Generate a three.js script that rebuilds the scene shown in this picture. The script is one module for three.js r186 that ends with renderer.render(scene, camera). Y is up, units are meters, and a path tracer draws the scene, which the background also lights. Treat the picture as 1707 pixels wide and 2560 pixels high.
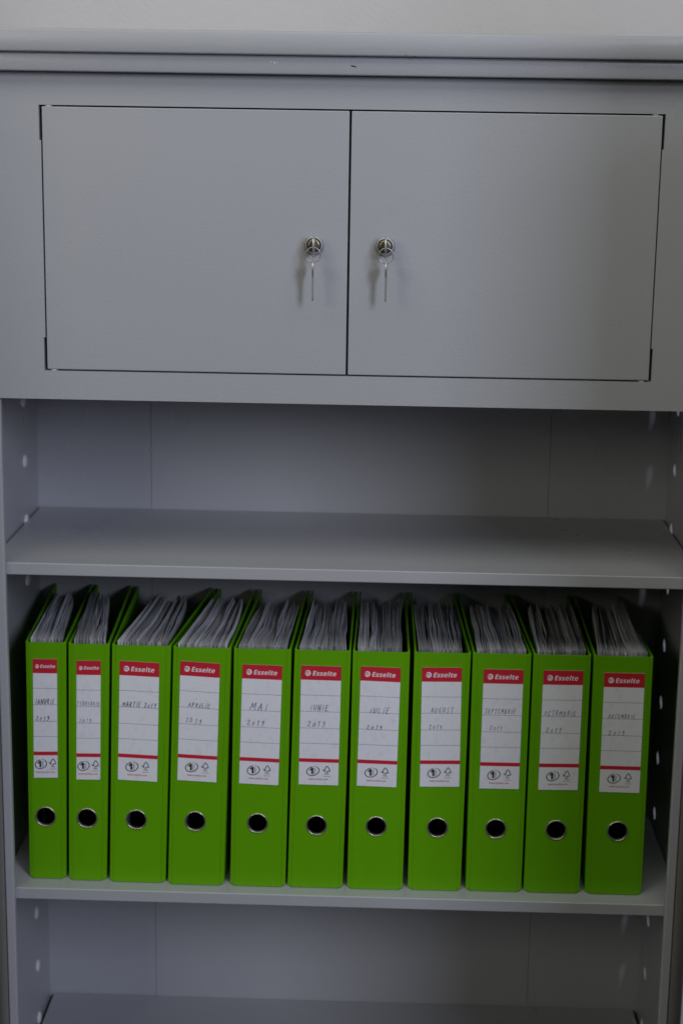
import * as THREE from 'three';
import { RoundedBoxGeometry } from 'three/addons/geometries/RoundedBoxGeometry.js';
import { mergeGeometries, toCreasedNormals } from 'three/addons/utils/BufferGeometryUtils.js';
import { RectAreaLightUniformsLib } from 'three/addons/lights/RectAreaLightUniformsLib.js';
import { ImprovedNoise } from 'three/addons/math/ImprovedNoise.js';

// ------------------------------------------------------------------ camera, light, exposure
const Y0 = 0.88;                                   // height of the binder shelf above the cabinet's foot
const scene = new THREE.Scene();
scene.background = new THREE.Color(0, 0, 0);
const camera = new THREE.PerspectiveCamera(33.064, 682 / 1024, 0.05, 60);
camera.position.set(0.05264, Y0 + 0.97194, 2.04056);
camera.rotation.set(-0.22297, 0.02744, 0.0154, 'YXZ');
camera.focus = 1.98;
camera.userData.fStop = 6.3;
scene.add(camera);

const renderer = new THREE.WebGLRenderer({ antialias: true });
renderer.setSize(682, 1024);
renderer.toneMapping = THREE.LinearToneMapping;
renderer.toneMappingExposure = 1;
renderer.shadowMap.enabled = true;
RectAreaLightUniformsLib.init();

function areaLight(name, [r, g, b], intensity, w, h, at, to) {
  const l = new THREE.RectAreaLight(new THREE.Color().setRGB(r, g, b), intensity, w, h);
  l.name = name; l.position.set(at[0], Y0 + at[1], at[2]); l.lookAt(to[0], Y0 + to[1], to[2]);
  scene.add(l);
}
// a tall bluish window to the right, a warmer one to the left, and the pale ceiling over the front of the cabinet
areaLight('window_light', [0.88, 0.94, 1.2], 17.0, 0.66, 1.6, [1.95, 1.95, 3.6], [0, 0.6, 0]);
areaLight('window_light_001', [1.06, 1.04, 0.9], 4.6, 1.15, 1.0, [-2.2, 1.85, 3.3], [0, 0.6, 0]);
areaLight('ceiling_light', [1.0, 1.02, 0.95], 1.85, 2.6, 1.0, [-0.1, 2.3, 1.0], [0, 0.6, 0.15]);

// ------------------------------------------------------------------ helpers
let seed = 20190;
const rnd = () => { seed = (seed * 1664525 + 1013904223) >>> 0; return seed / 4294967296; };
const rr = (a, b) => a + (b - a) * rnd();
const lerp = (a, b, t) => a + (b - a) * t;
const used = new Map();
const numbered = (n) => { const k = used.get(n) || 0; used.set(n, k + 1); return k ? n + '_' + String(k).padStart(3, '0') : n; };
function boxUV(g) {                                // uv in metres, projected along the main axis of each face
  g = g.index ? g.toNonIndexed() : g;
  const p = g.attributes.position, n = g.attributes.normal, uv = new Float32Array(p.count * 2);
  for (let i = 0; i < p.count; i += 3) {
    const ax = Math.abs(n.getX(i) + n.getX(i + 1) + n.getX(i + 2)), ay = Math.abs(n.getY(i) + n.getY(i + 1) + n.getY(i + 2)), az = Math.abs(n.getZ(i) + n.getZ(i + 1) + n.getZ(i + 2));
    for (let k = i; k < i + 3; k++) {
      const x = p.getX(k), y = p.getY(k), z = p.getZ(k);
      const [u, v] = ax >= ay && ax >= az ? [z, y] : ay >= az ? [x, z] : [x, y];
      uv[2 * k] = u; uv[2 * k + 1] = v;
    }
  }
  g.setAttribute('uv', new THREE.BufferAttribute(uv, 2));
  return g;
}
function rbox(x0, x1, y0, y1, z0, z1, r = 0.001, seg = 2) {
  const g = new RoundedBoxGeometry(x1 - x0, y1 - y0, z1 - z0, seg, Math.min(r, 0.49 * Math.min(x1 - x0, y1 - y0, z1 - z0)));
  g.translate((x0 + x1) / 2, (y0 + y1) / 2, (z0 + z1) / 2);
  return boxUV(g);
}
// a box with rounded edges bent onto eight corners: c[x][y][z] = [x, y, z]
function hex(c, r = 0.0006, seg = 1) {
  const d = (a, b) => Math.hypot(a[0] - b[0], a[1] - b[1], a[2] - b[2]);
  const W = d(c[0][0][0], c[1][0][0]), H = d(c[0][0][0], c[0][1][0]), D = d(c[0][0][0], c[0][0][1]);
  let g = new RoundedBoxGeometry(W, H, D, seg, Math.min(r, 0.45 * Math.min(W, H, D)));
  g = g.index ? g.toNonIndexed() : g;
  const p = g.attributes.position;
  for (let i = 0; i < p.count; i++) {
    const s = p.getX(i) / W + 0.5, t = p.getY(i) / H + 0.5, q = p.getZ(i) / D + 0.5, o = [0, 0, 0];
    for (let a = 0; a < 2; a++) for (let b = 0; b < 2; b++) for (let e = 0; e < 2; e++) {
      const w = (a ? s : 1 - s) * (b ? t : 1 - t) * (e ? q : 1 - q);
      for (let k = 0; k < 3; k++) o[k] += w * c[a][b][e][k];
    }
    p.setXYZ(i, o[0], o[1], o[2]);
  }
  return boxUV(g);
}
// a sheet bent round an upright corner: outer radius R about (cx, cz), from y0 to y1, side -1 or 1
function bend(side, cx, cz, R, y0, y1, th = 0.0014) {
  const t0 = side > 0 ? 0 : -Math.PI / 2, h = y1 - y0, out = [];
  for (const r of [R, R - th]) { const c = new THREE.CylinderGeometry(r, r, h, 16, 1, true, t0, Math.PI / 2); c.translate(cx, (y0 + y1) / 2, cz); out.push(boxUV(c)); }
  for (const [y, up] of [[y0, 1], [y1, -1]]) { const g = new THREE.RingGeometry(R - th, R, 16, 1, side > 0 ? -Math.PI / 2 : -Math.PI, Math.PI / 2); g.rotateX(Math.PI / 2 ); g.scale(1, 1, -1); g.translate(cx, y, cz); for (let i = 0; i < g.attributes.normal.count; i++) g.attributes.normal.setXYZ(i, 0, -up, 0); out.push(boxUV(g)); }
  return out;
}
// an upright-sided slab with rounded front corners seen from above, edges rolled over by b
function slab(hw, zf, zb, R, y0, y1, b) {
  const s = new THREE.Shape(), W = hw - b, F = zf - b;
  s.moveTo(-W, -zb); s.lineTo(-W, -(F - R)); s.absarc(-W + R, -(F - R), R, Math.PI, Math.PI * 1.5, false); s.lineTo(W - R, -F);
  s.absarc(W - R, -(F - R), R, -Math.PI / 2, 0, false); s.lineTo(W, -zb); s.closePath();
  const g = new THREE.ExtrudeGeometry(s, { depth: y1 - y0 - 2 * b, bevelEnabled: true, bevelSize: b, bevelThickness: b, bevelSegments: 5, curveSegments: 24 });
  g.rotateX(-Math.PI / 2); g.scale(1, 1, 1); g.translate(0, y0 + b, 0);
  return boxUV(toCreasedNormals(g, 0.6));
}
function join(list) {
  const gs = list.map((g) => { const h = g.index ? g.toNonIndexed() : g.clone(); for (const k of Object.keys(h.attributes)) if (!['position', 'normal', 'uv'].includes(k)) h.deleteAttribute(k); return h; });
  return gs.length === 1 ? gs[0] : mergeGeometries(gs);
}
function part(name, list, mat, parent) {
  const m = new THREE.Mesh(join(Array.isArray(list) ? list : [list]), mat);
  m.name = parent ? name : numbered(name);
  m.castShadow = m.receiveShadow = true;
  (parent || scene).add(m);
  return m;
}
function thing(name, label, category, [x, y, z], group) {
  const o = new THREE.Group(); o.name = numbered(name); o.position.set(x, y, z);
  o.userData = { label, category }; if (group) o.userData.group = group;
  scene.add(o); return o;
}

// ------------------------------------------------------------------ materials
const perlin = new ImprovedNoise();
function tileNoise(n, f) {                        // n x n values in 0..1, repeats after n; f = list of [cells, weight]
  const out = new Float32Array(n * n);
  for (let j = 0; j < n; j++) for (let i = 0; i < n; i++) {
    let v = 0;
    f.forEach(([c, w], k) => {
      const a = i / n * Math.PI * 2, b = j / n * Math.PI * 2, R = c / (Math.PI * 2);
      v += w * (perlin.noise(R * Math.cos(a) + 9 * k, R * Math.sin(a) + R * Math.cos(b) * 1.0, R * Math.sin(b) + 3.7 * k) );
    });
    out[j * n + i] = v;
  }
  return out;
}
function greyTexture(n, f, lo, hi, size, srgb) {
  const v = tileNoise(n, f); let a = 1e9, b = -1e9;
  for (const x of v) { a = Math.min(a, x); b = Math.max(b, x); }
  const d = new Uint8Array(n * n * 4);
  for (let i = 0; i < n * n; i++) { const t = Math.round(255 * lerp(lo, hi, (v[i] - a) / (b - a))); d.set([t, t, t, 255], 4 * i); }
  const x = new THREE.DataTexture(d, n, n); x.magFilter = THREE.LinearFilter; x.minFilter = THREE.LinearMipmapLinearFilter; x.generateMipmaps = true;
  x.wrapS = x.wrapT = THREE.RepeatWrapping; x.repeat.set(1 / size, 1 / size); if (srgb) x.colorSpace = THREE.SRGBColorSpace;
  x.needsUpdate = true; return x;
}
const peel = greyTexture(512, [[70, 1], [130, 0.6]], 0, 1, 0.19);          // orange-peel of powder coating
const smear = greyTexture(256, [[3, 1], [8, 0.6], [21, 0.35]], 0.24, 0.36, 0.9);
const lin = (r, g, b) => new THREE.Color().setRGB(r, g, b);
const paint = new THREE.MeshPhysicalMaterial({ name: 'grey_powder_coat', color: lin(0.466, 0.467, 0.485), roughness: 1, roughnessMap: smear, bumpMap: peel, bumpScale: 0.00016, specularIntensity: 1 });
const paintInside = paint.clone(); paintInside.name = 'grey_powder_coat_inside'; paintInside.bumpScale = 0.00012;
const wallTone = greyTexture(256, [[2, 1], [5, 0.5], [60, 0.12]], 0.80, 0.825, 1.7, true);
const wallBump = greyTexture(512, [[40, 1], [110, 0.6]], 0, 1, 0.3);
const wallPaint = new THREE.MeshStandardMaterial({ name: 'white_wall_paint', color: lin(1, 0.968, 0.95), map: wallTone, roughness: 0.92, bumpMap: wallBump, bumpScale: 0.0005 });
const chrome = new THREE.MeshStandardMaterial({ name: 'nickel', color: lin(0.62, 0.6, 0.56), metalness: 0.85, roughness: 0.3 });
const ringMat = new THREE.MeshStandardMaterial({ name: 'finger_ring_nickel', color: lin(0.68, 0.63, 0.54), metalness: 0.9, roughness: 0.28 });
const innerShade = new THREE.MeshStandardMaterial({ name: 'painted_inner_shade', color: lin(0.04, 0.04, 0.044), roughness: 0.85 });  // near-black tone stands for the shade inside the binders
const steel = new THREE.MeshStandardMaterial({ name: 'key_steel', color: lin(0.6, 0.59, 0.56), metalness: 0.7, roughness: 0.36 });
const lockFace = new THREE.MeshStandardMaterial({ name: 'lock_nickel', color: lin(0.26, 0.22, 0.15), metalness: 0.8, roughness: 0.3 });
const rosetteMat = new THREE.MeshStandardMaterial({ name: 'rosette_steel', color: lin(0.42, 0.43, 0.45), metalness: 0.35, roughness: 0.38 });
const bendShadeMat = new THREE.MeshStandardMaterial({ name: 'painted_bend_shade', color: lin(0.24, 0.235, 0.22), roughness: 0.6 });  // dark tone stands for shade on the outer bend of the posts
const washerPlugMat = new THREE.MeshStandardMaterial({ name: 'zinc_and_slot_light', color: lin(0.86, 0.86, 0.84), metalness: 0, roughness: 0.45 });  // hinge washers; also the slot plugs whose pale tone stands for light
const chipDark = new THREE.MeshStandardMaterial({ name: 'chipped_steel', color: lin(0.03, 0.03, 0.03), roughness: 0.7 });
const chipPale = new THREE.MeshStandardMaterial({ name: 'pale_scuff', color: lin(0.8, 0.8, 0.79), roughness: 0.7 });
const greenBump = greyTexture(512, [[60, 1], [150, 0.7]], 0, 1, 0.12);
const greenTone = greyTexture(256, [[2, 1], [6, 0.5], [17, 0.3]], 0.95, 1, 0.37, true);
const green = new THREE.MeshPhysicalMaterial({ name: 'green_plastic', color: lin(0.137, 0.42, 0.001), map: greenTone, specularIntensity: 0.4, roughness: 0.5, bumpMap: greenBump, bumpScale: 0.00006 });
const paper = new THREE.MeshStandardMaterial({ name: 'paper', color: lin(1, 1, 1), vertexColors: true, roughness: 0.9 });

// ------------------------------------------------------------------ the setting
{
  const w = part('wall', rbox(-1.6, 1.6, 0, 3.0, -0.5, -0.36, 0.002), wallPaint);
  w.userData = { kind: 'structure', label: 'plain off white painted wall above and behind the cabinet' };
}

{
  const w = part('added_shade_post', rbox(0.595, 0.84, 0, Y0 + 1.28, 0.68, 0.8, 0.003), wallPaint);  // unseen pillar, added to keep the right window off the right of the front
  w.userData = { kind: 'structure', label: 'unseen pillar added to shade the right part of the cabinet front' };
  const v = part('added_shade_post', rbox(-0.645, -0.555, 0, Y0 + 1.06, 0.22, 0.3, 0.003), wallPaint);  // unseen post, added to darken the left edge of the front
  v.userData = { kind: 'structure', label: 'unseen slim post added to shade the left edge of the cabinet front' };
}

// ------------------------------------------------------------------ the cabinet
const cab = thing('metal_cabinet', 'grey powder coated metal filing cabinet with two locked doors above open shelves', 'filing cabinet', [0, 0, 0]);
const Y = (y) => Y0 + y;
const ZB = -0.3288;
{
  // roof cap with rolled front edge, and the stepped band below it
  part('roof_cap', slab(0.458, 0.027, -0.34, 0.03, Y(1.0437), Y(1.0698), 0.0028), paint, cab);
  part('cornice_band', [slab(0.448, 0.0170, -0.03, 0.02, Y(1.0226), Y(1.0445), 0.0022), rbox(-0.44, 0.44, Y(1.012), Y(1.03), -0.03, -0.0205, 0.001)], paint, cab);
  // front plate of the locker with its opening; the opening is wider at the hinge ends
  const s = new THREE.Shape();
  const FX = 0.4285, y0 = Y(0.6407), y1 = Y(1.026);
  s.moveTo(-FX, y0); s.lineTo(FX, y0); s.lineTo(FX, y1); s.lineTo(-FX, y1); s.closePath();
  const h = new THREE.Path(), a = 0.3612, b = 0.3593, u0 = Y(0.6751), u1 = Y(0.985), n0 = Y(0.7148), n1 = Y(0.9450);
  h.moveTo(-a, u0); h.lineTo(-a, n0); h.lineTo(-b, n0); h.lineTo(-b, n1); h.lineTo(-a, n1); h.lineTo(-a, u1);
  h.lineTo(a, u1); h.lineTo(a, n1); h.lineTo(b, n1); h.lineTo(b, n0); h.lineTo(a, n0); h.lineTo(a, u0); h.closePath();
  s.holes.push(h);
  const e = new THREE.ExtrudeGeometry(s, { depth: 0.0165, bevelEnabled: false });
  e.translate(0, 0, -0.0165);
  part('front_frame', [boxUV(e), rbox(-0.4432, -0.42, y0 + 0.001, y1, -0.0195, -0.0166, 0.0004), rbox(0.42, 0.4432, y0 + 0.001, y1, -0.0195, -0.0166, 0.0004)], paint, cab);
  // locker carcass
  part('locker_floor', rbox(-0.4395, 0.4395, Y(0.6425), Y(0.656), ZB + 0.001, -0.0175, 0.0005), paintInside, cab);
  part('locker_partition', rbox(-0.012, 0.012, Y(0.657), Y(1.01), -0.05, -0.03, 0.0005), paintInside, cab);
  // the two locker doors
  for (const sd of [-1, 1]) {
    const x0 = sd < 0 ? -0.3577 : 0.0014, x1 = sd < 0 ? -0.0010 : 0.3582;
    const door = part('locker_door', rbox(x0, x1, Y(0.6767), Y(0.9832), -0.0185, 0.0004, 0.0013, 3), paint, cab);
    const lx = sd < 0 ? -0.0404 : 0.0430, ly = Y(0.8292);
    const L = new THREE.LatheGeometry([[0.0084, 0.0002], [0.0113, 0.0002], [0.0117, 0.0012], [0.0113, 0.0022], [0.0098, 0.0036], [0.0086, 0.0038], [0.0083, 0.003]].map((q) => new THREE.Vector2(...q)), 48);
    L.rotateX(Math.PI / 2); L.translate(lx, ly, 0.0004);
    part('lock_rosette', boxUV(L), rosetteMat, door);
    const cyl = new THREE.LatheGeometry([[0, 0.0058], [0.0056, 0.0058], [0.0074, 0.005], [0.008, 0.0036], [0.0081, 0.001]].map((q) => new THREE.Vector2(...q)), 40);
    cyl.rotateX(Math.PI / 2); cyl.translate(lx, ly, 0.0004);
    part('lock_cylinder', boxUV(cyl), lockFace, door);
    for (const hy of [0.6759, 0.98405]) {
      const c = new THREE.CylinderGeometry(0.0043, 0.0043, 0.0011, 20); c.translate(sd * 0.3502, Y(hy), -0.0045);
      part('hinge_washer', boxUV(c), washerPlugMat, cab);
    }
  }
  // posts, side panels, back panels
  for (const sd of [-1, 1]) {
    const q = (x0, x1, ...r) => sd < 0 ? rbox(-x1, -x0, ...r) : rbox(x0, x1, ...r);
    part('post', [q(0.4157, 0.4275, Y(-0.86), Y(0.6403), -0.0115, 0, 0.0024, 4), q(0.4190, 0.4432, Y(-0.86), Y(0.6403), -0.0113, -0.0084, 0.0004)], paint, cab);
    part('shaded_post_bend', bend(sd, sd * 0.4281, -0.0205, 0.0198, Y(-0.86), Y(0.6403)), bendShadeMat, cab);  // outer bend of the post, with shade painted into its colour
    const sp = new THREE.Shape();
    sp.moveTo(0.009, Y(-0.86)); sp.lineTo(0.009, Y(1.043)); sp.lineTo(-ZB + 0.004, Y(1.043)); sp.lineTo(-ZB + 0.004, Y(-0.86)); sp.closePath();
    for (let k = 0; k < 14; k++) {                   // pointed slots for the shelf clips; the wall behind shows through
      const hz = sd < 0 ? 0.242 : 0.272, hy = Y(0.5985 - k * 0.0829), ry = 0.0098, rz = 0.0150;
      const hp = new THREE.Path(); hp.moveTo(hz, hy + ry); hp.quadraticCurveTo(hz + rz * 1.5, hy + ry * 0.2, hz, hy - ry); hp.quadraticCurveTo(hz - rz * 1.5, hy - ry * 0.2, hz, hy + ry); sp.holes.push(hp);
    }
    const spg = new THREE.ExtrudeGeometry(sp, { depth: 0.0012, bevelEnabled: false, curveSegments: 10 });
    spg.rotateY(Math.PI / 2);                        // shape x (depth) -> -z, thickness -> +x
    spg.translate(sd < 0 ? -0.4417 : 0.4405, 0, 0);
    part('side_panel', boxUV(spg), paintInside, cab);
    for (let k = 0; sd < 0 && k < 14; k++) {         // pale plugs added so the slots on this side look lit from behind
      const g = new THREE.SphereGeometry(1, 16, 12); g.scale(0.0034, 0.0092, 0.0085);
      g.rotateX(rr(-0.12, 0.12)); g.translate(sd * 0.4402, Y(0.5985 - k * 0.0829), -0.242);
      part('slot_light_plug', boxUV(g), washerPlugMat, cab);
    }
  }
  const bx = [-0.4414, -0.2805, 0.2767, 0.4414];
  for (let i = 0; i < 3; i++) {
    const bp = part('back_panel', rbox(bx[i] + 0.0002, bx[i + 1] - 0.0002, Y(-0.86), Y(1.04), ZB - 0.0025, ZB + (i === 1 ? 0 : -0.0003), 0.0004), paintInside, cab);
    if (i < 2) {
      const c = new THREE.SphereGeometry(0.0022, 16, 10); c.scale(1, 1, 0.45); c.translate(bx[i + 1], Y(i ? 0.4939 : 0.5166), ZB);
      part('rivet', boxUV(c), paintInside, bp);
    }
  }
  part('back_stop', rbox(-0.4445, 0.4445, Y(-0.86), Y(1.04), ZB - 0.0075, ZB - 0.0042, 0.0003), paintInside, cab);
  // shelves: folded sheet, front lip 15 mm
  for (const [y, gap] of [[0.4335, 0.002], [0, 0.002], [-0.3198, 0.0045]]) {
    const X = 0.4395 - gap;
    part('shelf', [rbox(-X, X, Y(y - 0.0158), Y(y), -0.0275, -0.0118, 0.0016, 3), rbox(-X, X, Y(y - 0.0012), Y(y - 0.00003), ZB + 0.0015, -0.02, 0.0004), rbox(-X, X, Y(y - 0.0158), Y(y - 0.002), ZB + 0.0015, ZB + 0.004, 0.0004), rbox(-X, -X + 0.0012, Y(y - 0.0158), Y(y - 0.0021), ZB + 0.0045, -0.028, 0.0003), rbox(X - 0.0012, X, Y(y - 0.0158), Y(y - 0.0021), ZB + 0.0045, -0.028, 0.0003)], paintInside, cab);
  }
  // knocks in the paint
  const fleck = (x, y, z, w, hh, turn, m) => { const g = new THREE.SphereGeometry(1, 10, 6); g.scale(w / 2, hh / 2, 0.0003); g.rotateZ(turn); g.translate(x, Y(y), z); return boxUV(g); };
  part('paint_chip', [fleck(0.0025, 1.0327, 0.0170, 0.0058, 0.0017, -0.2), fleck(0.0052, 1.0320, 0.0170, 0.0028, 0.0014, -0.1)], chipDark, cab);
  part('paint_chip', [fleck(0.0715, 1.0442, 0.0256, 0.006, 0.0013, -0.1), fleck(0.062, 1.0448, 0.0263, 0.004, 0.0008, 0)], chipDark, cab);
  part('paint_scuff', fleck(-0.147, 0.4339, -0.3155, 0.0022, 0.0012, 0), chipPale, cab);
  part('paint_scuff', [fleck(-0.0905, 1.0364, 0.0170, 0.0028, 0.0014, 0.4), fleck(-0.0868, 1.0352, 0.0170, 0.0036, 0.0022, -0.5), fleck(-0.0835, 1.0362, 0.0170, 0.0016, 0.0016, 0)], chipPale, cab);
}

// ------------------------------------------------------------------ the keys
function keyShape(bw, bh, len) {                    // bow above the origin, blade pointing down; in the xy plane
  const s = new THREE.Shape(), bl = 0.0036;
  const N = 28;
  for (let i = 0; i <= N; i++) {
    const a = -Math.PI / 2 + 0.34 + (Math.PI * 2 - 0.68) * i / N, x = Math.cos(a) * bw / 2, y = bh / 2 + Math.sin(a) * bh / 2;
    i ? s.lineTo(x, y) : s.moveTo(x, y);
  }
  s.lineTo(-bl, -0.002); s.lineTo(-bl, -len + 0.003); s.lineTo(0, -len);
  const cuts = [[0.9, 0.002], [0.4, 0.004], [0.85, 0.0065], [0.5, 0.009], [0.9, 0.0115], [0.45, 0.014], [0.95, 0.017]];
  s.lineTo(bl * 0.6, -len + 0.0005);
  for (const [f, d] of cuts) s.lineTo(bl * f, -len + d);
  s.lineTo(bl, -0.002); s.closePath();
  const h = new THREE.Path(); h.absellipse(0, bh * 0.74, 0.0031, 0.0026, 0, Math.PI * 2, true); s.holes.push(h);
  const g = new THREE.ExtrudeGeometry(s, { depth: 0.0014, bevelEnabled: true, bevelSize: 0.0003, bevelThickness: 0.0003, bevelSegments: 1, curveSegments: 14 });
  g.translate(0, 0, -0.0007);
  return g;
}
const sides = [['left locker door', -0.0404, 0.8292, 0.0015], ['right locker door', 0.0430, 0.8296, -0.003]];
for (const [which, lx, ly, sway] of sides) {
  const k = thing('key_ring', 'steel keys on a thin ring hanging from the lock of the ' + which, 'keys', [lx, Y(ly), 0], 'keys hanging in the locker doors');
  const a = keyShape(0.0255, 0.0235, 0.016);        // key in the lock: edge towards the viewer
  a.rotateX(Math.PI / 2);                           // +y -> +z
  a.rotateZ(Math.PI / 2);                           // flat of the bow upright
  a.translate(0.0006, 0.0002, 0.0105);
  part('key', boxUV(a), steel, k);
  const ring = new THREE.TorusGeometry(0.0084, 0.00055, 10, 56); ring.scale(1, 1.04, 1); ring.rotateX(0.06); ring.translate(0.0008 - sway * 0.2, -0.0092, 0.0285);
  part('ring', boxUV(ring), chrome, k);
  const b = keyShape(0.0215, 0.0200, 0.0275);       // key hanging edge on
  b.rotateY(Math.PI / 2 + sway * 20); b.translate(0, -0.0148, 0); b.rotateZ(sway * 3);
  b.translate(0.0008 - sway * 0.4, -0.0195, 0.0285);
  part('key', boxUV(b), steel, k);
}

// ------------------------------------------------------------------ spine labels (print and handwriting)
const GLYPH = {                                     // pen strokes in a 1 x 1 box, y down
  I: [[[0.5, 0.28], [0.46, 1]], [[0.53, 0.02], [0.55, 0.08]]], J: [[[0.5, 0], [0.45, 1]]],
  A: [[[0, 1], [0.3, 0.4], [0.5, 0], [0.66, 0.45], [0.92, 1]], [[0.16, 0.68], [0.84, 0.62]]],
  N: [[[0.08, 1], [0.12, 0.1], [0.45, 0.55], [0.82, 0.96], [0.9, 0.02]]],
  U: [[[0.05, 0.05], [0.06, 0.7], [0.3, 1], [0.68, 0.9], [0.82, 0.5], [0.88, 0.02]]],
  R: [[[0.12, 0.02], [0.08, 1]], [[0.1, 0.06], [0.6, 0.02], [0.78, 0.26], [0.5, 0.5], [0.14, 0.54], [0.5, 0.7], [0.9, 1]]],
  E: [[[0.8, 0.06], [0.25, 0.04], [0.12, 0.1], [0.08, 0.95], [0.2, 1], [0.85, 0.95]], [[0.1, 0.5], [0.66, 0.48]]],
  F: [[[0.85, 0.04], [0.15, 0.06], [0.1, 1]], [[0.12, 0.48], [0.66, 0.46]]],
  B: [[[0.12, 0.03], [0.08, 1]], [[0.1, 0.05], [0.6, 0.04], [0.68, 0.3], [0.15, 0.47], [0.7, 0.56], [0.78, 0.86], [0.4, 1], [0.08, 0.98]]],
  M: [[[0, 1], [0.14, 0.05], [0.46, 0.66], [0.84, 0.02], [0.96, 1]]],
  T: [[[0, 0.06], [0.95, 0.02]], [[0.5, 0.05], [0.45, 1]]],
  P: [[[0.15, 0.02], [0.08, 1]], [[0.12, 0.06], [0.62, 0.02], [0.82, 0.24], [0.55, 0.5], [0.12, 0.54]]],
  L: [[[0.12, 0.02], [0.06, 0.94], [0.3, 1], [0.82, 0.94]]],
  G: [[[0.82, 0.1], [0.45, 0.02], [0.1, 0.4], [0.2, 0.9], [0.6, 1], [0.82, 0.62], [0.5, 0.58]]],
  S: [[[0.85, 0.08], [0.4, 0.02], [0.14, 0.26], [0.62, 0.52], [0.74, 0.84], [0.36, 1], [0.02, 0.9]]],
  O: [[[0.5, 0.02], [0.1, 0.3], [0.14, 0.85], [0.55, 0.98], [0.88, 0.6], [0.76, 0.12], [0.46, 0.04]]],
  C: [[[0.86, 0.12], [0.5, 0.02], [0.12, 0.38], [0.2, 0.9], [0.6, 1], [0.88, 0.86]]],
  D: [[[0.12, 0.04], [0.08, 1]], [[0.02, 0.06], [0.6, 0.1], [0.86, 0.5], [0.62, 0.92], [0.04, 1]]],
  2: [[[0.08, 0.26], [0.34, 0.02], [0.7, 0.14], [0.6, 0.5], [0.08, 0.94], [0.34, 0.86], [0.9, 0.98]]],
  0: [[[0.5, 0.3], [0.14, 0.48], [0.16, 0.9], [0.56, 0.98], [0.82, 0.66], [0.66, 0.34], [0.48, 0.32]]],
  1: [[[0.3, 0.3], [0.62, 0.05], [0.44, 1]]],
  9: [[[0.76, 0.14], [0.4, 0.06], [0.18, 0.32], [0.44, 0.54], [0.78, 0.16], [0.74, 0.6], [0.6, 0.98], [0.24, 0.98]]],
};
function write(ctx, text, x0, x1, base, h, ink, lw, shear = 0.16) {
  const wOf = (c) => c === ' ' ? 0.55 : c === 'I' ? 0.5 : c === '1' ? 0.7 : c === 'M' ? 1.25 : 1;
  const gap = 0.5, total = [...text].reduce((s, c) => s + wOf(c) + gap, -gap), k = (x1 - x0) / total;
  let x = x0; ctx.strokeStyle = ink; ctx.lineCap = 'round'; ctx.lineJoin = 'round';
  for (const c of text) {
    const w = wOf(c) * k, hh = h * rr(0.88, 1.08), yo = base + h * rr(-0.07, 0.07), sc = rr(0.85, 1.05);
    for (const st of GLYPH[c] || []) {
      const p = st.map(([a, b]) => { const y = 1 - b; return [x + (a * sc + rr(-0.04, 0.04)) * w + shear * y * hh, yo - (y + rr(-0.03, 0.03)) * hh]; });
      ctx.lineWidth = lw * rr(0.72, 1.08); ctx.beginPath(); ctx.moveTo(p[0][0], p[0][1]);
      if (p.length === 2 || 'ANMEFTLI1'.includes(c)) for (const [px, py] of p.slice(1)) ctx.lineTo(px, py);
      else { for (let i = 1; i < p.length - 1; i++) ctx.quadraticCurveTo(p[i][0], p[i][1], (p[i][0] + p[i + 1][0]) / 2, (p[i][1] + p[i + 1][1]) / 2); ctx.lineTo(p[p.length - 1][0], p[p.length - 1][1]); }
      ctx.stroke();
    }
    x += (wOf(c) + gap) * k;
  }
}
function fitText(ctx, text, font, x0, x1, base, shear, fill) {
  ctx.save(); ctx.font = font; const w = ctx.measureText(text).width;
  ctx.transform((x1 - x0) / w, 0, -shear, 1, x0, base); ctx.fillStyle = fill; ctx.fillText(text, 0, 0); ctx.restore();
}
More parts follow.
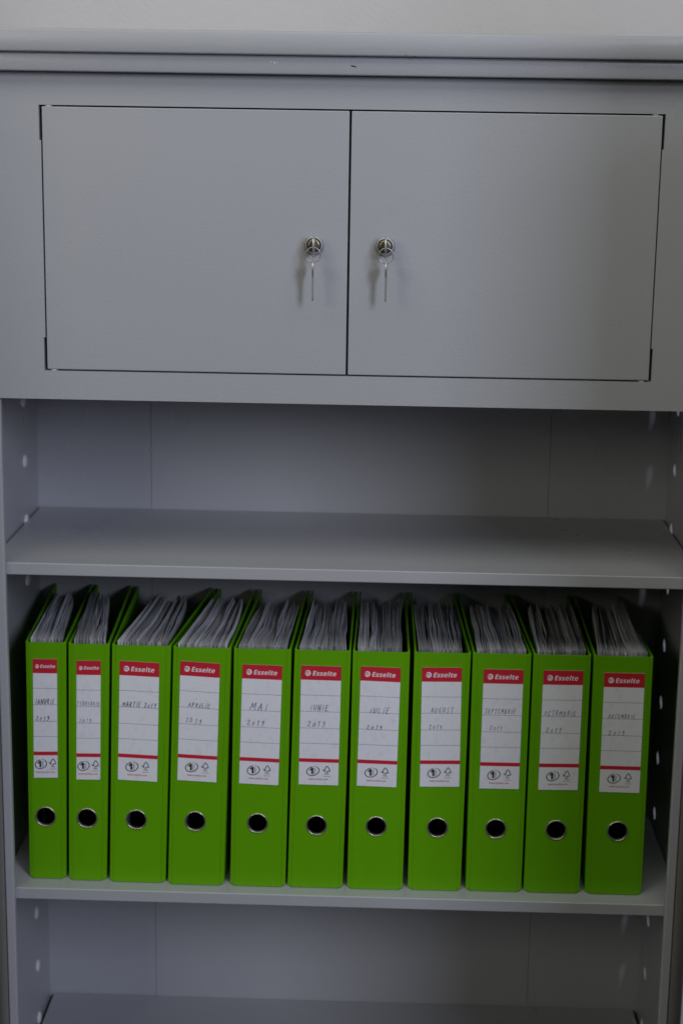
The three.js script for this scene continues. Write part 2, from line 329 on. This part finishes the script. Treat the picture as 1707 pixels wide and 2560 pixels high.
function labelTexture(narrow, marks) {
  const H = 1024, W = narrow ? 200 : 320, cv = document.createElement('canvas'); cv.width = W; cv.height = H;
  const c = cv.getContext('2d');
  c.fillStyle = '#f1f1f5'; c.fillRect(0, 0, W, H);
  for (let i = 0; i < 260; i++) { c.fillStyle = `rgba(${rnd() < 0.5 ? '120,120,130' : '255,255,255'},${rr(0.01, 0.05)})`; c.fillRect(rr(0, W), rr(0, H), rr(2, 40), rr(2, 60)); }
  // red head with emblem and name
  c.fillStyle = '#d01c33'; c.fillRect(0, 0, W, H * 0.118);
  const ex = narrow ? 0.17 * W : 0.17 * W, ey = H * 0.062, er = narrow ? 0.082 * W : 0.075 * W;
  c.fillStyle = '#f4eef0'; c.beginPath(); c.ellipse(ex, ey, er, er * 1.02, 0, 0, Math.PI * 2); c.fill();
  c.strokeStyle = '#d01c33'; c.lineCap = 'butt';
  for (const [dy, lw] of [[-0.42, 0.16], [-0.02, 0.15], [0.38, 0.13]]) {
    c.lineWidth = er * lw; c.beginPath(); c.moveTo(ex - er * 1.15, ey + er * (dy + 0.5));
    c.quadraticCurveTo(ex - er * 0.4, ey + er * (dy - 0.35), ex + er * 0.55, ey + er * (dy + 0.1)); c.stroke();
  }
  c.lineWidth = er * 0.16; c.beginPath(); c.moveTo(ex - er * 1.1, ey - er * 0.25); c.lineTo(ex - er * 0.15, ey - er * 0.62); c.stroke();
  fitText(c, 'Esselte', `bold ${narrow ? 38 : 54}px sans-serif`, narrow ? 0.285 * W : 0.27 * W, narrow ? 0.925 * W : 0.875 * W, H * (narrow ? 0.074 : 0.081), narrow ? 0.2 : 0.2, '#f6f0f2');
  // ruled lines and red stripe
  c.fillStyle = 'rgba(88,92,104,0.75)';
  for (const f of [0.243, 0.379, 0.519, 0.648]) c.fillRect(W * 0.0, H * f, W * 1, 3.2);
  c.fillStyle = '#d01c33'; c.fillRect(0, H * 0.777, W, H * 0.031);
  // quality mark: bold 1 in an open slanted ring
  const dark = '#26272d', ox = narrow ? 0.3 * W : 0.355 * W, oy = H * 0.884, ox1 = narrow ? 49 : 51, oy1 = 38;
  c.strokeStyle = dark; c.lineWidth = 7; c.beginPath(); c.ellipse(ox, oy, ox1, oy1, -0.35, -0.5, Math.PI * 1.55); c.stroke();
  c.lineWidth = 3.5; c.beginPath(); c.ellipse(ox, oy, ox1 * 1.02, oy1 * 1.02, -0.35, -1.2, -0.3); c.stroke();
  c.fillStyle = dark; c.beginPath(); c.moveTo(ox - 27, oy - 15); c.lineTo(ox - 10, oy - 30); c.lineTo(ox + 3, oy - 30); c.lineTo(ox + 3, oy + 27); c.lineTo(ox - 13, oy + 27); c.lineTo(ox - 13, oy - 9); c.lineTo(ox - 27, oy - 3); c.fill();
  c.fillStyle = '#8d8f97'; c.fillRect(ox + 9, oy - 27, 6, 52); c.fillRect(ox + 20, oy - 24, 3, 44);
  // tick and tree mark
  const tx = narrow ? 0.8 * W : 0.705 * W, ty = H * 0.872;
  c.strokeStyle = dark; c.lineWidth = 6.5; c.lineJoin = 'round'; c.lineCap = 'round';
  c.beginPath(); c.moveTo(tx - 30, ty - 2); c.lineTo(tx - 22, ty + 10); c.lineTo(tx - 14, ty + 10);
  c.quadraticCurveTo(tx - 22, ty - 6, tx - 4, ty - 30); c.quadraticCurveTo(tx + 3, ty - 38, tx + 8, ty - 28);
  c.quadraticCurveTo(tx + 26, ty - 2, tx + 24, ty + 10); c.lineTo(tx + 6, ty + 10); c.lineTo(tx + 4, ty + 18); c.lineTo(tx - 6, ty + 18); c.stroke();
  fitText(c, 'FSC', 'bold 22px sans-serif', tx - 17, tx + 20, ty + 42, 0, '#3c3d45');
  c.fillStyle = 'rgba(70,72,82,0.8)'; for (let i = 0; i < 7; i++) c.fillRect(tx - 26 + i * 8, ty + 52, 5.5, 5);
  fitText(c, 'www.esselte.com', 'bold 20px sans-serif', narrow ? 0.08 * W : 0.24 * W, narrow ? 0.9 * W : 0.74 * W, H * 0.958, 0, '#b8323f');
  for (const m of marks) write(c, m[0], m[1] * W, m[2] * W, m[3] * H, m[4] * H, m[5], m[6], m[7] ?? 0.16);
  const t = new THREE.CanvasTexture(cv); t.colorSpace = THREE.SRGBColorSpace; t.magFilter = THREE.LinearFilter; t.minFilter = THREE.LinearMipmapLinearFilter; t.anisotropy = 8;
  return t;
}
const INK = 'rgba(30,32,52,0.92)', BLUE = 'rgba(44,50,92,0.8)', FAINT = 'rgba(80,86,126,0.7)', MID = 'rgba(56,62,98,0.74)';

// ------------------------------------------------------------------ the binders (millimetres, read off at the binder's own place)
const B = [
  { m: 'January', pk: [-405, -379], z: -39.9, b: [-406, -356.9], t: [-403.3, -350.5], k: [-419.4, -365], hole: [-381.2, 87.2], q: [-392.7, 300.7, -361.9, 300.9, -395.1, 140.4, -364.3, 141.2], w: [['IANURIE', 0.09, 0.88, 0.374, 0.042, INK, 5.2], ['2019', 0.1, 0.66, 0.514, 0.041, INK, 5.2]] },
  { m: 'February', pk: [-358, -330], z: -37.6, b: [-353.8, -303.6], t: [-348.2, -294.8], k: [-359.3, -309], hole: [-326.9, 87.5], q: [-336.6, 300.6, -305.8, 300.9, -339.7, 140.4, -309.0, 140.9], w: [['FEBRUARIE', 0.04, 0.95, 0.371, 0.032, FAINT, 4.6], ['2019', 0.1, 0.62, 0.514, 0.032, FAINT, 4.4]] },
  { m: 'March', pk: [-267, -223], z: -35.8, b: [-300, -226.3], t: [-292.4, -216.6], k: [-300.7, -192], hole: [-262.7, 88.0], q: [-281.3, 302.2, -231.2, 300.4, -286.0, 142.5, -235.5, 140.7], w: [['MARTIE 2019', 0.08, 0.93, 0.378, 0.044, BLUE, 5.4]] },
  { m: 'April', pk: [-186, -143], z: -33, b: [-223.5, -149.6], t: [-214.3, -140.3], k: [-182.7, -132.8], hole: [-186.2, 89.1], q: [-204.2, 304.8, -154.2, 302.4, -209.0, 145.1, -159.0, 143.1], w: [['APRILIE', 0.23, 0.78, 0.374, 0.037, BLUE, 5.2], ['2O', 0.17, 0.33, 0.508, 0.04, BLUE, 5.2], ['19', 0.41, 0.57, 0.513, 0.041, BLUE, 5.2]] },
  { m: 'May', pk: [-119, -67], z: -33.4, b: [-142.4, -69.7], t: [-137.8, -64.3], k: [-125.2, -58], hole: [-106.1, 88.4], q: [-125.8, 302.4, -75.6, 301.4, -130.0, 142.7, -79.7, 141.2], w: [['MAI', 0.22, 0.64, 0.377, 0.057, BLUE, 5.4, 0.26], ['2019', 0.15, 0.59, 0.507, 0.046, BLUE, 5.2]] },
  { m: 'June', pk: [-47, -1], z: -34, b: [-67.8, 4.8], t: [-61.3, 10.9], k: [-52.2, 10], hole: [-30.2, 87.4], q: [-51.9, 302.5, -1.3, 302.0, -53.8, 143.1, -3.2, 142.8], w: [['IUNIE', 0.25, 0.69, 0.37, 0.052, BLUE, 5.2], ['2019', 0.18, 0.63, 0.509, 0.05, BLUE, 5.2]] },
  { m: 'July', pk: [19, 75], z: -33.9, b: [9.8, 82.8], t: [12.1, 85.1], k: [15.2, 81], hole: [46.6, 88.1], q: [23.2, 303.2, 73.3, 302.0, 20.5, 143.3, 71.0, 142.4], w: [['IULIE', 0.26, 0.74, 0.384, 0.05, BLUE, 5.2, 0.24], ['2019', 0.19, 0.59, 0.523, 0.042, BLUE, 5]] },
  { m: 'August', pk: [91, 149], z: -35.8, b: [88.3, 157.9], t: [89.4, 161.5], k: [86.9, 149], hole: [125.1, 87.8], q: [100.0, 303.0, 150.0, 303.9, 100.9, 143.4, 151.3, 144.6], w: [['AUGUST', 0.24, 0.8, 0.375, 0.042, MID, 4.8], ['2019', 0.2, 0.53, 0.515, 0.036, MID, 4.6]] },
  { m: 'September', pk: [169, 222], z: -37.5, b: [163.6, 236.6], t: [162.9, 237.6], k: [153.9, 222], hole: [200.0, 87.7], q: [177.5, 302.2, 227.5, 302.3, 177.0, 142.4, 227.2, 142.7], w: [['SEPTEMBRIE', 0.06, 0.83, 0.366, 0.039, MID, 4.6, 0.24], ['2019', 0.2, 0.52, 0.506, 0.036, MID, 4.5]] },
  { m: 'October', pk: [249, 307], z: -37.6, b: [238.9, 312.0], t: [239.2, 312.4], k: [227.6, 309.5], hole: [277.1, 87.9], q: [252.4, 302.4, 302.3, 302.8, 251.9, 142.5, 302.0, 143.4], w: [['OCTOMBRIE', 0.06, 0.86, 0.375, 0.041, MID, 4.8, 0.2], ['2019', 0.12, 0.52, 0.5175, 0.042, MID, 4.8]] },
  { m: 'December', pk: [336, 384], z: -38, b: [318.1, 392.0], t: [314.7, 390.1], k: [317.6, 381.9], hole: [355.7, 88.3], q: [328.7, 300.9, 379.3, 301.0, 329.6, 141.7, 380.6, 141.4], w: [['DECEMBRIE', 0.15, 0.8, 0.376, 0.033, MID, 4.6], ['2019', 0.16, 0.56, 0.519, 0.042, MID, 4.6]] },
];
const WORD = { January: 'IANURIE', February: 'FEBRUARIE', March: 'MARTIE', April: 'APRILIE', May: 'MAI', June: 'IUNIE', July: 'IULIE', August: 'AUGUST', September: 'SEPTEMBRIE', October: 'OCTOMBRIE', December: 'DECEMBRIE' };
const ringGeo = (() => {
  const g = new THREE.LatheGeometry([[11.7, -3.4], [11.8, -0.3], [12.1, 0.7], [12.8, 1.15], [13.5, 0.8], [13.9, 0.05], [13.6, -0.1]].map(([r, y]) => new THREE.Vector2(r / 1000, y / 1000)), 64);
  g.rotateX(Math.PI / 2); return boxUV(g);
})();
const HB = 0.3222, DB = -0.285;
for (const d of B) {
  const mm = 0.001, narrow = d.b[1] - d.b[0] < 60;
  const cx = (d.b[0] + d.b[1]) / 2 * mm, cz = d.z * mm;
  const o = thing('lever_arch_binder', `${narrow ? 'narrow' : 'wide'} green lever arch binder on the shelf with ${WORD[d.m]} handwritten on its spine label`, 'binder', [cx, Y0, cz], 'green binders on the shelf');
  const bl = d.b[0] * mm - cx + 0.0006, br = d.b[1] * mm - cx - 0.0006, tl = d.t[0] * mm - cx + 0.0006, tr = d.t[1] * mm - cx - 0.0006, kl = d.k[0] * mm - cx, kr = d.k[1] * mm - cx;
  const bv = 0.0055, bz = -0.0062, th = 0.0026, y0 = 0.0008;
  // spine: flat plate with the finger hole, and the bevelled hinge strips on both sides
  const s = new THREE.Shape(), hx = d.hole[0] * mm - cx, hy = d.hole[1] * mm;
  s.moveTo(bl + bv, y0); s.lineTo(br - bv, y0); s.lineTo(tr - bv, HB); s.lineTo(tl + bv, HB); s.closePath();
  const hp = new THREE.Path(); hp.absarc(hx, hy, 0.0124, 0, Math.PI * 2, true); s.holes.push(hp);
  const e = new THREE.ExtrudeGeometry(s, { depth: th - 0.0008, curveSegments: 40, bevelEnabled: true, bevelSize: 0.00015, bevelThickness: 0.0004, bevelOffset: -0.00015, bevelSegments: 2 });
  e.translate(0, 0, -th + 0.0004);
  const strip = (x0b, x0t, x1b, x1t, za, zb2) => {    // from inner edge x0 at za to outer edge x1 at zb2
    const f = (xb, xt, z) => [[xb, y0 + 0.0002, z], [xt, HB - 0.0002, z]];
    const A = f(x0b, x0t, za), A2 = f(x0b, x0t, za - th), C = f(x1b, x1t, zb2), C2 = f(x1b, x1t, zb2 - th);
    const left = x1b < x0b, l = left ? [C, C2] : [A, A2], r = left ? [A, A2] : [C, C2];
    return hex([[[l[1][0], l[0][0]], [l[1][1], l[0][1]]], [[r[1][0], r[0][0]], [r[1][1], r[0][1]]]], 0.0007, 2);
  };
  part('spine', [boxUV(e), strip(bl + bv + 0.0002, tl + bv + 0.0002, bl, tl, -0.0001, bz), strip(br - bv - 0.0002, tr - bv - 0.0002, br, tr, -0.0001, bz)], green, o);
  // the two cover boards
  const board = (xb, xt, xk, side) => {
    const t = side * th, lean = xt - xb, z1 = bz - 0.0008;
    const P = (x, y, z) => [x, y, z];
    const f0 = P(xb, y0, z1), f1 = P(xt, HB, z1), k0 = P(xk - lean * 0.5, y0, DB), k1 = P(xk, HB, DB);
    const sh = (v) => [v[0] + t, v[1], v[2]];
    const lo = side > 0 ? [[[k0, f0], [k1, f1]], [[sh(k0), sh(f0)], [sh(k1), sh(f1)]]] : [[[sh(k0), sh(f0)], [sh(k1), sh(f1)]], [[k0, f0], [k1, f1]]];
    return hex(lo, 0.0008, 2);
  };
  part('cover_board', board(bl, tl, kl, 1), green, o);
  part('cover_board', board(br, tr, kr, -1), green, o);
  const shadeSheet = (xb, xk, side) => {                 // dark sheet added inside the cover, shade put into its colour
    const f = (u, v) => { const x = lerp(lerp(xb, side > 0 ? tl : tr, v), lerp(xk - ((side > 0 ? tl - bl : tr - br) * 0.5), xk, v), u) + side * (th + 0.0001); return [x, lerp(y0, HB, v), lerp(bz - 0.0008, DB, u)]; };
    const a = f(0.02, 0.04), b = f(0.02, 0.9), c = f(0.96, 0.04), d = f(0.96, 0.9), sh = (v) => [v[0] + side * 0.0004, v[1], v[2]];
    return hex(side > 0 ? [[[c, a], [d, b]], [[sh(c), sh(a)], [sh(d), sh(b)]]] : [[[sh(c), sh(a)], [sh(d), sh(b)]], [[c, a], [d, b]]], 0.0001, 1);
  };
  part('cover_shade_sheet', shadeSheet(bl, kl, 1), innerShade, o);
  part('cover_shade_sheet', shadeSheet(br, kr, -1), innerShade, o);
  const ring = part('finger_ring', ringGeo, ringMat, o); ring.position.set(hx, hy, 0.0002);
  // label
  const q = d.q.map((v, i) => i % 2 ? v * mm : v * mm - cx), zl = 0.0003, zt = 0.00075;
  const lg = new THREE.BoxGeometry(1, 1, 1), pp = lg.attributes.position;
  for (let i = 0; i < pp.count; i++) {
    const u = pp.getX(i) + 0.5, v = pp.getY(i) + 0.5, z = pp.getZ(i) > 0 ? zt : zl;
    pp.setXYZ(i, lerp(lerp(q[4], q[6], u), lerp(q[0], q[2], u), v), lerp(lerp(q[5], q[7], u), lerp(q[1], q[3], u), v), z);
  }
  const lm = part('spine_label', lg, new THREE.MeshStandardMaterial({ name: 'printed_label', map: labelTexture(narrow, d.w), roughness: 0.62 }), o);
  lm.userData.label = `white label with red head and the handwritten word ${WORD[d.m]}`;
  // the papers: sheets hanging on the rings, their outer ends sagging to the shelf
  const n = narrow ? 34 : 52, pos = [], col = [];
  const a0 = tl + 0.0055, a1 = tr - (d.m === 'July' || d.m === 'August' ? 0.0105 : 0.006), c0 = d.pk[0] * mm - cx, c1 = d.pk[1] * mm - cx;
  let shift = 0, bundle = 0, bx = 0, tone = 1, blen = 0, kink = 0.3, kv = 0;
  for (let i = 0; i < n; i++) {
    if (rnd() < 0.2) { shift = rr(-0.035, 0.035); bundle = rr(-0.0055, 0.0045); bx = rr(-1, 1) * 0.0026; tone = rr(0.5, 1); blen = rr(-0.016, 0.01); kink = rr(0.1, 0.5); kv = rr(-1, 1) * 0.0028; }
    const u = (i + 0.5) / n, pitch = (a1 - a0) / n, t = pitch * rr(0.3, 0.75), top = bundle + rr(-0.0016, 0.0016), zf = -0.0105 + rr(-0.003, 0.0025), len = 0.208 + blen + rr(-0.003, 0.003);
    const ph = rr(0, 6.3), am = rr(0.0001, 0.0006), S = 12, g = [];
    const tint = tone * rr(0.8, 1), cc = rnd() < 0.08 ? [0.5, 0.5, 0.56] : [0.9 * tint, 0.9 * tint, 0.93 * tint];
    const spread = Math.min(1, Math.max(0, u + shift + rr(-0.012, 0.012)));
    for (let j = 0; j <= S; j++) {
      const f = j / S, back = 0.05 * Math.max(0, 1 - 2.2 * f);
      const x = lerp(lerp(a0, a1, u), lerp(c0, c1, spread), f) + (am * Math.sin(ph + f * 5) + bx * Math.sin(Math.PI * f) + kv * Math.max(0, 1 - Math.abs(f - kink) / 0.22)) * Math.min(1, f * 3);
      const z = zf - len * f, y = 0.3245 + top * (0.3 + 0.7 * f) + rr(-0.0004, 0.0004), yb = 0.026;
      g.push([[x - t / 2, yb, z - back], [x + t / 2, yb, z - back], [x + t / 2, y, z], [x - t / 2, y, z]]);
    }
    const quad = (p, q2, r2, s2) => { for (const v of [p, q2, r2, p, r2, s2]) { pos.push(...v); col.push(...cc); } };
    for (let j = 0; j < S; j++) { const A = g[j], C = g[j + 1]; quad(A[1], C[1], C[2], A[2]); quad(C[0], A[0], A[3], C[3]); quad(A[3], A[2], C[2], C[3]); }
    quad(g[0][0], g[0][1], g[0][2], g[0][3]); quad(g[S][1], g[S][0], g[S][3], g[S][2]);
  }
  const pg = new THREE.BufferGeometry(); pg.setAttribute('position', new THREE.Float32BufferAttribute(pos, 3)); pg.setAttribute('color', new THREE.Float32BufferAttribute(col, 3)); pg.computeVertexNormals();
  const pm = new THREE.Mesh(pg, paper); pm.name = 'paper_stack'; pm.castShadow = pm.receiveShadow = true; pm.userData.kind = 'stuff'; o.add(pm);
}

renderer.render(scene, camera);
